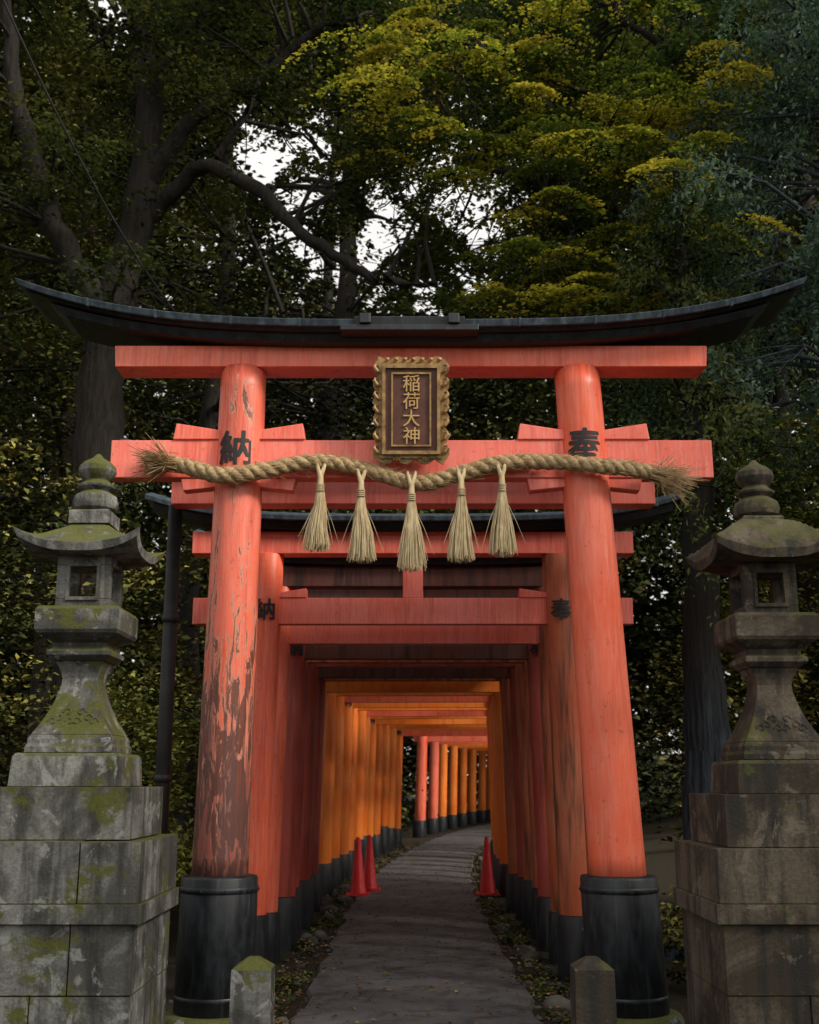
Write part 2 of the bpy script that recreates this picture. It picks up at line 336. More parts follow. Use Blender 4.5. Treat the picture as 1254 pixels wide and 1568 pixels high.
for sx in (-1,1):
    for k in range(8):
        a=k*0.785; mb.tube([(sx*0.1+0.02*math.cos(a),-0.02,-0.333+0.012*math.sin(a)),(sx*0.1+0.035*math.cos(a),-0.03,-0.333+0.02*math.sin(a))],[0.008,0.004],6,0)
    for k in range(7):
        z=-0.29+k*0.094
        mb.tube([(sx*0.212,-0.015,z-.02),(sx*0.235,-0.03,z-.005),(sx*0.255,-0.03,z+.02),(sx*0.248,-0.02,z+.04),(sx*0.228,-0.02,z+.035)],[0.010,0.014,0.013,0.009,0.004],8,0)
for k in range(7):
    mb.tube([(-0.18+k*0.06,-0.01,0.33),(-0.165+k*0.06,-0.03,0.352),(-0.15+k*0.06,-0.01,0.362)],[0.012,0.016,0.006],8,0)
pl=mb.build('plaque_board',[GOLD,PANEL],bevel=0.003,parent=P)
GOLDT=plain('gilt',(0.48,0.28,0.09),(0.72,0.48,0.2),20,0.35,(1,1,1),0.3,0.003,0.6)
for i,ch in enumerate('稲荷大神'):
    me=textmesh(ch,0.125,0.003,0.0); me.materials.clear(); me.materials.append(GOLDT)
    for dx in (0,0.002):
        o=bpy.data.objects.new('gilt_character',me); COL.objects.link(o); o.parent=P; o.location=(dx,-0.034-dx*.4,0.182-i*0.121); o.rotation_euler=(math.radians(90),0,0)
mb=MB(); mb.box(-0.03,0.03,0.05,0.16,0.2,0.26); mb.box(-0.03,0.03,0.05,0.10,-0.3,-0.2); mb.build('bracket',[BLK],parent=P)
P.location=(0.012,7.93,4.215); P.rotation_euler=(math.radians(10),0,0); P.scale=(1.04,1,1.04)

# ------------------------------------------------------------------ rope
RP=empty('shimenawa_rope')
kx=[-1.68,-1.5,-1.34,-1.06,-.85,-.64,-.31,.06,.435,.62,.81,1.0,1.14,1.325,1.55,1.75]
kz=[3.835,3.775,3.73,3.775,3.835,3.86,3.80,3.70,3.79,3.845,3.86,3.855,3.835,3.80,3.795,3.775]
ky=[8.03,7.97,7.94,7.99,8.04,8.05,8.05,8.05,8.05,8.05,8.05,8.03,7.98,7.94,7.98,8.03]
def cr(x,K): 
    i=min(max(np.searchsorted(kx,x)-1,0),len(kx)-2); t=(x-kx[i])/(kx[i+1]-kx[i])
    p=[K[max(i-1,0)],K[i],K[i+1],K[min(i+2,len(K)-1)]]
    return 0.5*((2*p[1])+(-p[0]+p[2])*t+(2*p[0]-5*p[1]+4*p[2]-p[3])*t*t+(-p[0]+3*p[1]-3*p[2]+p[3])*t**3)
mb=MB(); xr=np.linspace(-1.68,1.75,420)
for s3 in range(3):
    pts=[]
    for x in xr:
        a=x*26+s3*2.094+.35*math.sin(x*5); th=0.9+0.1*math.sin(x*4); rr=0.029*th
        pts.append((x,cr(x,ky)+rr*math.cos(a),cr(x,kz)+rr*math.sin(a)))
    mb.tube(pts,0.035,10)
for k in range(800):
    x=R.uniform(-1.66,1.7); L=R.uniform(0.03,0.12); a=R.uniform(0,6.28); r=0.063
    p0=np.array([x,cr(x,ky)+r*math.cos(a)*.9,cr(x,kz)+r*math.sin(a)*.9]); d=np.array([L,-0.01+R.normal()*0.015,R.normal()*0.02])
    mb.tube([p0,p0+d*0.5,p0+d+np.array([0,R.normal()*.01,R.normal()*.012])],[0.0018,0.0016,0.0008],3,0,False,False)
for sx,x0 in ((-1,-1.66),(1,1.73)):
    c=np.array([x0,cr(x0,ky),cr(x0,kz)])
    mb.tube([c-np.array([sx*.02,0,0]),c+np.array([sx*.02,0,0])],[0.05,0.05],16)
    ax=np.array([-1,0,0.12]) if sx<0 else np.array([1,-0.05,-0.38]); ax/=np.linalg.norm(ax)
    for k in range(380):
        o=R.normal(size=3)*0.022; o[0]*=.3; sp=R.normal(size=3)*0.34; L=R.uniform(0.17,0.25)
        d=ax+sp*0.8; mb.tube([c+o,c+o+ax*L*0.4+sp*0.02,c+o*1.5+d*L],[0.004,0.0038,0.002],3,0,False,False)
mb.build('twisted_rope',[STRAW],parent=RP,fixn=False)
for ti,(tx,z0,z1) in enumerate([(-.635,3.77,3.185),(-.345,3.73,3.105),(.015,3.70,3.04),(.37,3.74,3.11),(.66,3.77,3.15)]):
    mb=MB(); y=7.975; wob=R.normal()*0.012
    mb.tube([(tx-.03,y+.05,z0+.08),(tx-.02,y,z0+.02),(tx,y-.01,z0-.04),(tx,y-.01,z0-.11)],[.010,.014,.020,.024],8)
    mb.tube([(tx+.03,y+.05,z0+.08),(tx+.02,y,z0+.02),(tx,y-.01,z0-.04)],[.010,.014,.018],8)
    for q in range(4): mb.tube([(tx,y-.01,z0-.10-q*.014),(tx,y-.01,z0-.108-q*.014)],[.029,.029],12)
    for k in range(250):
        a=R.uniform(0,6.28); r=math.sqrt(R.uniform()); w=0.098+R.normal()*0.008
        e=z1+R.uniform(-0.015,0.035)+0.02*r; 
        p0=(tx+.022*r*math.cos(a),y+.02*r*math.sin(a),z0-.12); p1=(tx+.042*r*math.cos(a),y+.04*r*math.sin(a),z0-.25)
        p2=(tx+w*0.76*r*math.cos(a)+wob,y+.06*r*math.sin(a),z0-.42); p3=(tx+w*r*math.cos(a)+R.normal()*.006+wob,y+.08*r*math.sin(a),e)
        mb.tube([p0,p1,p2,p3],[.0035,.0038,.0033,.002],3,0,False,False)
    for k in range(6):
        a=R.uniform(0,6.28); mb.tube([(tx,y,z0-.15),(tx+.09*math.cos(a),y+.05*math.sin(a),z0-.35),(tx+.16*math.cos(a),y+.08*math.sin(a),z1+R.uniform(0,.12))],[.002,.002,.001],3,0,False,False)
    mb.build('tassel',[TASSEL],parent=RP,fixn=False)

# ------------------------------------------------------------------ row gates (mats: left post, nuki, right post, shimaki)
def gate(y,cx,hs,r,zk,zn,ends,mats,rot=0,base=0.52,nuki=True,chars=False):
    G=empty('torii_gate'); mb=MB(); h=zk
    for s_ in (-1,1):
        zz=np.linspace(base-0.03,h,6); mb.tubez([(s_*(hs+0.10*(h-z)/h),0,z) for z in zz],[r-0.015*z/h for z in zz],28,0 if s_<0 else 2)
    mb.box(-ends,ends,-0.10,0.10,h,h+0.20,3)
    if nuki: mb.box(-ends+0.02,ends-0.02,-0.055,0.055,zn,zn+0.235,1)
    if nuki:
        for s_ in (-1,1):
            for q in (-1,1):
                a=s_*hs+q*(r*0.6); b=s_*hs+q*(r+0.2)
                mb.hexa([(a,-.065,zn+.236),(b,-.065,zn+.236),(b,.065,zn+.236),(a,.065,zn+.236),(a,-.065,zn+.28),(b,-.065,zn+.32),(b,.065,zn+.32),(a,.065,zn+.28)],1)
        mb.box(-.09,.09,-.05,.05,zn+.236,h,1)
    mb.build('posts_and_beams',mats,bevel=0.005,parent=G)
    mb=MB()
    for s_ in (-1,1): mb.tubez([(s_*(hs+0.10),0,z) for z in (-.02,0,base-.01,base)],[r+.04,r+.045,r+.035,r+.01],24,0)
    L=ends+0.42; f=lambda x:0.2*(abs(x)/L)**4
    mb.sweepx(np.linspace(-L+.06,L-.06,24),lambda x:[(x,-.15,h+.201+f(x)),(x,.15,h+.201+f(x)),(x,.17,h+.27+f(x)),(x,-.17,h+.27+f(x))])
    mb.sweepx(np.linspace(-L,L,24),lambda x:[(x,-.23,h+.272+f(x)),(x,.23,h+.272+f(x)),(x,.24,h+.315+f(x)),(x,0,h+.39+f(x)),(x,-.24,h+.315+f(x))],1)
    mb.build('black_cap_and_sleeves',[BLK,CAP],bevel=0.004,parent=G)
    if chars:
        wraptext('納',0.2,-hs-0.01,0,zn+0.12,r,G); wraptext('奉',0.2,hs+0.01,0,zn+0.12,r,G)
    G.location=(cx,y,0); G.rotation_euler=(0,0,-rot)
gate(9.35,0.03,1.42,0.15,3.84,3.20,2.0,[RED,BEAMP,BROWN,BEAMP],nuki=False)
gate(10.25,0.03,1.30,0.15,3.60,2.97,1.98,[RED,BEAMP,BROWN,BEAMP],chars=True)
y=11.15; i=0
while y<30.5:
    j=R.normal()*0.03
    if y<16.2: ms=[[DRED,DRED,BROWN,DKB],[DRED,DKB,DRED,DKB],[DRED,BROWN,BROWN,DKB]][i%3]  # dark sets paint in the tunnel shade
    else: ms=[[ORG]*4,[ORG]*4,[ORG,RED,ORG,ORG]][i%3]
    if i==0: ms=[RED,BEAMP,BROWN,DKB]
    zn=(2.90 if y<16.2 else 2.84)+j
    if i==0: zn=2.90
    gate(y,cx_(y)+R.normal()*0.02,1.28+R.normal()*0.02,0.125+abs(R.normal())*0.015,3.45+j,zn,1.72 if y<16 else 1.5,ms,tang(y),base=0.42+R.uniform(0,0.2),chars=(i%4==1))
    y+=0.86 if y<16.2 else 1.25; i+=1
y=35.5
while y<58:
    gate(y,cx_(y)+R.normal()*0.03,1.30,0.17,3.35+R.normal()*.05,2.8,1.6,[RED]*4 if y<39 else [ORG]*4,tang(y),base=0.5)
    y+=2.1

# ------------------------------------------------------------------ lanterns
def lantern(X,Y,dz,mat,topstyle=0):
    mb=MB()
    def course(z0,z1,h,splits,jit=0.0):
        g=0.004
        xs=[-h]+[s*h for s in splits]+[h]
        for a,b in zip(xs[:-1],xs[1:]):
            e=R.uniform(0,jit); mb.box(X+a+g,X+b-g,Y-h-e,Y+h,z0,z1-R.uniform(0,.004))
    course(-0.1,0.50,0.485,[-0.1]); course(0.504,0.86,0.488,[0.3])
    mb.box(X-0.525,X+0.525,Y-0.525,Y+0.525,0.864,0.965)
    course(0.969,1.29+dz,0.51,[0.35],0.012)
    mb.box(X-0.42,X+0.42,Y-0.42,Y+0.42,1.294+dz,1.575+dz)
    mb.sq(X,Y,[(1.579+dz,0.31),(1.745+dz,0.30),(1.765+dz,0.285)])
    mb.sq(X,Y,[(1.769+dz,0.25),(1.80+dz,0.25),(1.82+dz,0.24),(1.845+dz,0.24),(1.87+dz,0.228)])
    pr=[]; wf=lambda t:0.092+0.134*(1-t)**2.0+(0.05*max(0,(t-0.72)/0.28)**1.6)
    for t in np.linspace(0,1,14): pr.append((1.872+t*0.43+dz,wf(t)))
    mb.sq(X,Y,pr)
    for sgn in (-1,1):
        for k,(ax,az) in enumerate([(0.04,0.055),(0.085,0.02),(0.02,0.0),(0.12,0.0)]):
            pts=[]
            for t in np.linspace(0,5.2,14):
                rr=0.028*(1-t/7); z=1.945+az+rr*math.sin(t); tt=(z-1.872)/0.43
                pts.append((X+sgn*ax+rr*math.cos(t)*sgn,Y-wf(tt)-0.001,z+dz))
            mb.tube(pts,0.006,6)
    mb.sq(X,Y,[(2.304+dz,0.15),(2.335+dz,0.185),(2.36+dz,0.185),(2.38+dz,0.155),(2.41+dz,0.155),(2.46+dz,0.235),(2.48+dz,0.247),(2.60+dz,0.247),(2.62+dz,0.232)])
    zb,zt,h=2.622+dz,2.93+dz,0.16
    mb.box(X-h,X+h,Y-h,Y+h,zb,zb+0.05); mb.box(X-h,X+h,Y-h,Y+h,zt-0.05,zt)
    for sx in (-1,1):
        for sy in (-1,1):
            mb.box(X+sx*h-(0.06 if sx>0 else 0),X+sx*h+(0.06 if sx<0 else 0),Y+sy*h-(0.06 if sy>0 else 0),Y+sy*h+(0.06 if sy<0 else 0),zb+0.052,zt-0.052)
    hh=h+0.010
    for sx in (-1,1): mb.box(X+sx*0.09-0.010,X+sx*0.09+0.010,Y-hh,Y-hh+0.02,zb+0.06,zt-0.06)
    mb.box(X-0.10,X+0.10,Y-hh-.003,Y-hh+0.017,zb+0.04,zb+0.062); mb.box(X-0.10,X+0.10,Y-hh-.003,Y-hh+0.017,zt-0.062,zt-0.04)
    n=28; W=0.345; us=np.linspace(-1,1,n+1); wob=R.uniform(0,6,4)
    def top(u,v):
        r=max(abs(u),abs(v)); rr=1-r
        if topstyle: z=0.055+0.24*(1-r**2.6)
        else: z=0.05+0.24*rr**1.1
        return z+0.085*(abs(u*v))**3.0+.004*math.sin(u*9+wob[0])*math.sin(v*8+wob[1])
    def bot(u,v): return 0.085*(abs(u*v))**3.0
    z0=2.932+dz
    tv=[(X+u*W*(1+0.09*abs(u*v)**4),Y+v*W*(1+0.09*abs(u*v)**4),z0+top(u,v)) for v in us for u in us]
    bv=[(X+u*W*(1+0.06*abs(u*v)**4)*0.97,Y+v*W*(1+0.06*abs(u*v)**4)*.97,z0+bot(u,v)) for v in us for u in us]; k=n+1
    mb.add(tv,[(j*k+i_,j*k+i_+1,(j+1)*k+i_+1,(j+1)*k+i_) for j in range(n) for i_ in range(n)],0,True)
    mb.add(bv,[(j*k+i_,(j+1)*k+i_,(j+1)*k+i_+1,j*k+i_+1) for j in range(n) for i_ in range(n)],0,False)
    ring=[i_ for i_ in range(k)]+[j*k+n for j in range(1,k)]+[n*k+i_ for i_ in range(n-1,-1,-1)]+[j*k for j in range(n-1,0,-1)]
    L=len(ring); mb.add([tv[q] for q in ring]+[bv[q] for q in ring],[(a,(a+1)%L,L+(a+1)%L,L+a) for a in range(L)],0,False)
    zf=3.205+dz
    mb.sq(X,Y,[(zf-0.06,0.125),(zf+0.02,0.125),(zf+0.03,0.11)])
    mb.lathe(X,Y,[(0.10,zf+.03),(0.13,zf+.05),(0.14,zf+.09),(0.13,zf+.13),(0.095,zf+.155),(0.08,zf+.165),(0.112,zf+.185),(0.115,zf+.20),(0.085,zf+.22),(0.075,zf+.235),(0.10,zf+.255),(0.118,zf+.29),(0.112,zf+.325),(0.082,zf+.355),(0.038,zf+.38),(0.012,zf+.41)],32)
    return mb.build('stone_lantern',[mat],bevel=0.010)
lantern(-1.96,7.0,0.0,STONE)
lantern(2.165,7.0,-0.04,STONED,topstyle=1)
for X in (-0.865,1.01):
    mb=MB(); mb.sq(X,6.8,[(-0.05,0.115),(0.60,0.108),(0.603,0.108),(0.655,0.035),(0.66,0.02)])
    mb.build('stone_bollard',[STONE if X<0 else STONED],bevel=0.008)
mb=MB(); mb.tubez([(-2.0,9.6,0),(-2.0,9.6,3.9)],[0.062,0.06],16); mb.tubez([(-2.0,9.6,z) for z in (1.6,1.602,1.66,1.662)],[.06,.07,.07,.06],16); mb.tubez([(-2.0,9.6,z) for z in (2.9,2.902,2.96,2.962)],[.06,.07,.07,.06],16)
mb.tube([(-2.0,9.6,3.9),(-1.9,9.6,3.95),(-1.2,9.6,3.97)],[.05,.05,.05],10)
mb.build('drain_pipe',[PIPE])
mb=MB(); mb.tubez([(-1.78,10.9,0),(-1.78,10.9,3.6)],[0.05,0.05],14); mb.build('drain_pipe',[PIPE])
mb=MB(); t=np.linspace(0,1,30); mb.tube([(-4.6+3.0*a,9+6*a,10.5-4.2*a-1.0*math.sin(a*3.14)) for a in t],0.012,6); mb.build('overhead_cable',[PIPE])
for X,Y in ((-0.74,17.3),(-0.60,18.0),(1.12,17.4)):
    mb=MB(); mb.sq(0,0,[(0.0,0.17),(0.035,0.165)]); mb.lathe(0,0,[(0.13,.036),(0.115,.06),(0.03,.78),(0.025,.80),(0.012,.802)],24)
    o=mb.build('traffic_cone',[CONE],bevel=0.004); o.location=(X,Y,0.03)

# ------------------------------------------------------------------ border stones
b=bmesh.new(); bmesh.ops.create_icosphere(b,subdivisions=2,radius=1); iv=np.array([v.co[:] for v in b.verts]); jf=[tuple(v.index for v in f.verts) for f in b.faces]; b.free()
def rocks(name,pts,sizes,mat):
    mb=MB()
    for p,s in zip(pts,sizes):
        d=iv*(1+0.16*np.sin(iv@R.normal(size=(3,3))*2.2).sum(1)[:,None]*0.5)
        d=d*np.array([R.uniform(.7,1.3),R.uniform(.7,1.3),R.uniform(.5,.85)])*s; a=R.uniform(0,6.28); ca,sa=math.cos(a),math.sin(a)
        d=np.stack([d[:,0]*ca-d[:,1]*sa,d[:,0]*sa+d[:,1]*ca,d[:,2]],1)+np.array(p)
        mb.add(d,jf,0,True)
    mb.build(name,[mat],fixn=False)
pts=[];sz=[]
for k in range(800):
    y=R.uniform(7.2,32); s_=R.choice([-1,1]); s=abs(R.normal())*0.015+0.008
    pts.append((cx_(y)+s_*(0.97+R.normal()*0.11),y,s*0.3+.005)); sz.append(s)
for k in range(36):
    y=R.uniform(8.6,30); s_=R.choice([-1,1],p=[.65,.35]); s=R.uniform(0.045,0.10)
    pts.append((cx_(y)+s_*(1.04+R.normal()*0.05),y,s*0.4)); sz.append(s)
rocks('border_stones',pts,sz,PEB)
pts=[(R.uniform(-3,3.2),R.uniform(6,9.5),0.0) for k in range(500)]; rocks('gravel',pts,[R.uniform(.008,.03) for _ in pts],PEB)

# ------------------------------------------------------------------ foliage
def leafmesh(name,C,size,col,flat=0.6,elong=1.6,parent=None,mat=LEAF):
    n=len(C); 
    nn=R.normal(size=(n,3)); nn[:,2]=np.abs(nn[:,2])+flat*2
    nn/=np.linalg.norm(nn,axis=1)[:,None]
    t=R.normal(size=(n,3)); t-= (t*nn).sum(1)[:,None]*nn; t/=np.linalg.norm(t,axis=1)[:,None]; b=np.cross(nn,t)
    s=(size*R.uniform(0.6,1.35,size=n))[:,None]
    L=s*0.5; Wd=s*0.5/elong
    cup=nn*s*0.12
    V=np.stack([C-t*L,C+b*Wd+cup-t*L*0.1,C+t*L,C-b*Wd+cup-t*L*0.1],1).reshape(-1,3)
    me=bpy.data.meshes.new(name); me.vertices.add(4*n); me.vertices.foreach_set('co',V.astype(np.float32).ravel())
    me.loops.add(4*n); me.loops.foreach_set('vertex_index',np.arange(4*n,dtype=np.int32))
    me.polygons.add(n); me.polygons.foreach_set('loop_start',np.arange(0,4*n,4,dtype=np.int32)); 
    me.update(calc_edges=True)
    a=me.color_attributes.new('lcol','FLOAT_COLOR','POINT'); cc=np.ones((4*n,4),np.float32); cc[:,:3]=np.repeat(np.clip(col,0.003,1),4,axis=0); a.data.foreach_set('color',cc.ravel())
    me.materials.append(mat); o=bpy.data.objects.new(name,me); COL.objects.link(o)
    if parent: o.parent=parent
    return o
def clump(C,rad,n,pal,droop=0.0,cvar=0.35,lvar=0.18,zb=0.12):
    M=len(C); g=R.normal(size=(M,n,3))
    k=10; cen=R.normal(size=(M,k,3))*0.75; idx=R.integers(0,k,size=(M,n)); g=g*0.33+np.take_along_axis(cen,idx[:,:,None].repeat(3,2),1)
    P_=C[:,None,:]+g*rad[:,None,:]*0.62
    rho=(g[:,:,0]**2+g[:,:,1]**2); P_[:,:,2]-=droop*rho*rad[:,None,0]*0.4
    pal=np.array(pal); w=R.uniform(size=(M,1,1)); w2=np.clip(w+R.normal(size=(M,n,1))*0.18+g[:,:,2:3]*zb,0,1)  # zb shifts higher leaves to brighter colours, top light painted in
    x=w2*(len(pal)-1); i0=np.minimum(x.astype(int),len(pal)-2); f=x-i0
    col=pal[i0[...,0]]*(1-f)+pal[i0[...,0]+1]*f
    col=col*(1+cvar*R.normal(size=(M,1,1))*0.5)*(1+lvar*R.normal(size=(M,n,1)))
    return P_.reshape(-1,3),np.clip(col,0.004,1).reshape(-1,3)
GAPS=[(-.125,.60,.040),(-.15,.565,.018),(-.09,.585,.018),(-.05,.475,.030),(-.055,.44,.020),(.055,.45,.020),(.045,.525,.026),(.07,.50,.016),(-.30,.74,.030),(-.095,.555,.024),(-.015,.51,.024),(-.10,.50,.016),(.02,.43,.014),(-.03,.54,.016),(0.0,.55,.014)]
def open_sky(C,pr=0.97,g=1.0):
    az=C[:,0]/C[:,1]; el=(C[:,2]-1.6)/C[:,1]; keep=np.ones(len(C),bool)
    wob=1+.35*np.sin(az*70+el*31)+.3*np.sin(el*88-az*47)+.25*np.sin(az*150+1)*np.sin(el*163)
    for a,e,r in GAPS:
        d=np.hypot(az-a,(el-e)); keep&=~((d<r*g*wob)&(R.uniform(size=len(C))<pr))
    return keep
def tree(name,skel,C,rad,n,pal,size,barkm=BARK,droop=0.0,flat=0.6,elong=1.6,twig=0.02,cvar=0.35,maxd=3.5,filt=True,leafm=None,pr=.82,E=None,zb=.12):
    E=E or empty(name); mb=MB(); pts=[]
    for pl_,rr in skel:
        P_=np.array(pl_,float)
        t=np.linspace(0,len(P_)-1,(len(P_)-1)*6+1); Q=np.stack([np.interp(t,range(len(P_)),P_[:,k]) for k in range(3)],1)
        for _ in range(2): Q[1:-1]=(Q[:-2]+Q[1:-1]*2+Q[2:])/4
        Q[1:-1]+=R.normal(size=Q[1:-1].shape)*0.03*min(1,rr[0]*6)
        rq=np.interp(t,range(len(P_)),rr); mb.tube(Q,rq,14 if rr[0]>0.12 else 8); pts.append(Q)
    pts=np.concatenate(pts)
    for c in C:
        d=np.linalg.norm(pts-c,axis=1)+0.6*np.maximum(0,pts[:,2]-c[2]); k=d.argmin()
        if d[k]<maxd:
            p=pts[k]; m=(p+c)/2+np.array([0,0,0.12*d[k]])+R.normal(size=3)*0.08*d[k]
            mb.tube([p,(p+m)/2+R.normal(size=3)*.03,m,(m+c)/2+R.normal(size=3)*.04,c],[twig*1.6,twig*1.4,twig,twig*.7,twig*.3],5,cap=False)
            for q in range(2):
                e=c+R.normal(size=3)*rad[0]*0.5; mb.tube([m,(m+e)/2+R.normal(size=3)*.05,e],[twig*.6,twig*.45,twig*.15],4,cap=False)
    mb.build('trunk_and_branches',[barkm],parent=E,fixn=False)
    C=np.array(C); Pp,col=clump(C,np.array(rad),n,pal,droop,cvar=cvar,zb=zb)
    if filt: k=open_sky(Pp,pr); Pp,col=Pp[k],col[k]
    leafmesh('leaves',Pp,size,col,flat,elong,parent=E,mat=leafm or LEAF); return E
def U(a,b,n): return R.uniform(a,b,size=n)
def boxC(n,x,y,z): return np.stack([U(*x,n),U(*y,n),U(*z,n)],1)
def RR(n,a,b,fz=0.6): r=U(a,b,n); return np.stack([r,r,r*fz],1)
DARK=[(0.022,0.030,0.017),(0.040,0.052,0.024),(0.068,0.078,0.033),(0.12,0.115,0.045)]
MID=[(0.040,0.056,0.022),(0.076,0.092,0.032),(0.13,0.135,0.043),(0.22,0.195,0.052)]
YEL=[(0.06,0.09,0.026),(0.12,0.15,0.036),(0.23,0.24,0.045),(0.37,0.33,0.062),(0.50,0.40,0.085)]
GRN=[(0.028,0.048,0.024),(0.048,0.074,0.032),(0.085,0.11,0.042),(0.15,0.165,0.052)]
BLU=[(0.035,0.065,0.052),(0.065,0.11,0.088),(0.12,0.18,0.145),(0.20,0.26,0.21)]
skA=[([(-4.1,14,-.2),(-3.95,14,2.5),(-3.95,14,5),(-3.9,14,7.3),(-3.45,14,9.7),(-3.7,14,12.4),(-3.5,14,15)],[.48,.36,.32,.27,.2,.14,.06]),
 ([(-3.9,14,7.3),(-4.6,13.7,8.6),(-5.2,13.4,10.4),(-5.4,13.2,12.5)],[.2,.15,.11,.05]),
 ([(-3.5,14,9.4),(-2.9,13.8,10.3),(-2.05,13.6,10.6),(-1.3,13.4,11.3),(-.7,13.3,11.4)],[.13,.10,.08,.06,.03]),
 ([(-3.5,14,8.8),(-2.7,13.6,9.5),(-1.95,13.3,8.95),(-1.2,13.1,8.1),(-.4,13,7.55),(.3,13,7.5)],[.12,.10,.09,.075,.06,.03]),
 ([(-3.6,14,10.8),(-2.9,13.9,11.8),(-2.3,13.8,13.0)],[.10,.07,.04]),
 ([(-2.5,13.5,9.5),(-2.1,13.3,10.0),(-1.9,13.2,10.6),(-1.5,13,10.9)],[.05,.04,.03,.02])]
C=np.concatenate([boxC(74,(-7.5,-2.6),(12,16),(7.2,14)),boxC(34,(-3,-.2),(12.5,15),(9.6,13.2)),boxC(10,(-2.4,.4),(13,14.5),(8.1,9.5))])
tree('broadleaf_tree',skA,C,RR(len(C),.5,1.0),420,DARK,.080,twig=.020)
def uptree(name,X,Y,H,r,z0,spread,nc,n,pal,size,**k):
    sk=[([(X,Y,gh(X,Y)-.2),(X+R.normal()*.2,Y,H*.3),(X+R.normal()*.3,Y,H*.6),(X+R.normal()*.4,Y,H)],[r*1.2,r,r*.75,r*.15])]
    for q in range(9):
        z=R.uniform(z0,H*.95); a=R.uniform(0,6.28); L=spread*(1.15-z/H)+.8
        sk.append(([(X,Y,z),(X+.5*L*math.cos(a),Y+.5*L*math.sin(a),z+L*.28),(X+L*math.cos(a),Y+L*math.sin(a),z+L*.35)],[r*.35,r*.22,r*.06]))
    z=z0+(H-z0)*R.uniform(size=nc)**0.9; a=U(0,6.28,nc); rr=np.sqrt(U(0,1,nc))*spread*(1.25-0.8*(z-z0)/(H-z0))
    C=np.stack([X+rr*np.cos(a),Y+rr*np.sin(a),z],1); k2=open_sky(C,.8,.8); C=C[k2]
    return tree(name,sk,C,RR(len(C),.8,1.5),n,pal,size,leafm=LEAFD,**k)
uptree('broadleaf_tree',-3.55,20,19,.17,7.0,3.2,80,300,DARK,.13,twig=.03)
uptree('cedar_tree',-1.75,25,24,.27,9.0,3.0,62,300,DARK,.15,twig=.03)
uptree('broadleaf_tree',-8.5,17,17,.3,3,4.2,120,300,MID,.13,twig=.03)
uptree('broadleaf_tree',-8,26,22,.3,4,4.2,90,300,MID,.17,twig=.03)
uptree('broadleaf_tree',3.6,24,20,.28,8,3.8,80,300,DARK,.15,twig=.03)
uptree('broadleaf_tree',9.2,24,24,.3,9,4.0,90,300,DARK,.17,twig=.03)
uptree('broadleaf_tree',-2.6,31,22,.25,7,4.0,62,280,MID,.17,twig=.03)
# maple: green bulk + bright front sprays, highlights put into the leaf colour
C=[]
while len(C)<84:
    p=np.array([R.uniform(-.9,4.7),R.uniform(12.8,16.2),R.uniform(7.4,12.3)])
    u=(p[0]-1.9)/2.9
    if (u<-.6 and p[2]<9.4): continue
    C.append(p)
Cb=np.array(C)
skM=[([(5.6,15.5,0),(5.4,15.3,3),(5.0,15,5.6),(4.2,14.6,7.4),(3.0,14.2,8.6),(1.6,13.8,9.3),(.3,13.5,9.6)],[.3,.25,.22,.16,.11,.07,.03]),
 ([(5.0,15,5.6),(4.9,14.5,7.8),(4.4,14,9.6),(3.6,13.6,11),(2.6,13.3,11.6)],[.18,.13,.1,.06,.03]),
 ([(4.2,14.6,7.4),(3.2,13.6,7.7),(2.2,12.8,7.6),(1.4,12.4,7.4)],[.11,.08,.05,.02]),
 ([(3.0,14.2,8.6),(2.0,13.4,10),(.9,13,10.7)],[.08,.05,.02]),([(4.9,15,6.4),(4.5,13.8,7.1),(4.3,12.8,7.4)],[.1,.06,.03])]
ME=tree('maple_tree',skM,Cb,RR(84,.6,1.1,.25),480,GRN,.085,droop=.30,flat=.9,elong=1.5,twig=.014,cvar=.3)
F=[(1.45,7.0),(1.9,6.95),(2.4,7.0),(2.75,7.05),(1.2,7.35),(2.2,7.4),(1.6,7.7),(2.4,7.65),(3.1,7.7),(3.7,7.75),(1.1,8.1),(1.9,8.15),(2.8,8.2),(3.4,8.3),(1.7,8.7),(2.4,8.75),(3.0,8.8),(.3,9.2),(-.3,9.4),(.6,9.1),(1.4,9.4),(2.1,9.5),(2.9,9.5),(3.4,9.6),(.4,9.8),(1.1,10),(1.9,10.1),(2.7,10.1),(3.4,10.0),(.9,10.5),(1.7,10.7),(2.6,10.8),(-.4,10.2),(.2,10.8)]
C=[];rd=[]
for (fx,fz) in F:
    for q in range(3):
        C.append((fx+R.normal()*.20,12.2+R.normal()*.5,fz+R.normal()*.10)); r=R.uniform(.28,.52); rd.append((r*1.3,r,r*.13))
tree('maple_tree',[([(4.4,14,6.6),(3.6,13.2,7.6),(2.6,12.7,7.9),(1.6,12.4,7.7)],[.08,.06,.04,.02]),([(4.2,14.3,8),(3.2,13.2,9),(2,12.7,9.3),(.6,12.5,9.2)],[.08,.06,.04,.02]),([(4,14.2,9.2),(3,13.2,10),(1.6,12.8,10.2)],[.07,.05,.02])],np.array(C),rd,430,YEL,.055,droop=.35,flat=1.3,elong=1.4,twig=.008,cvar=.35,maxd=2.5,pr=.5,E=ME,zb=.25)
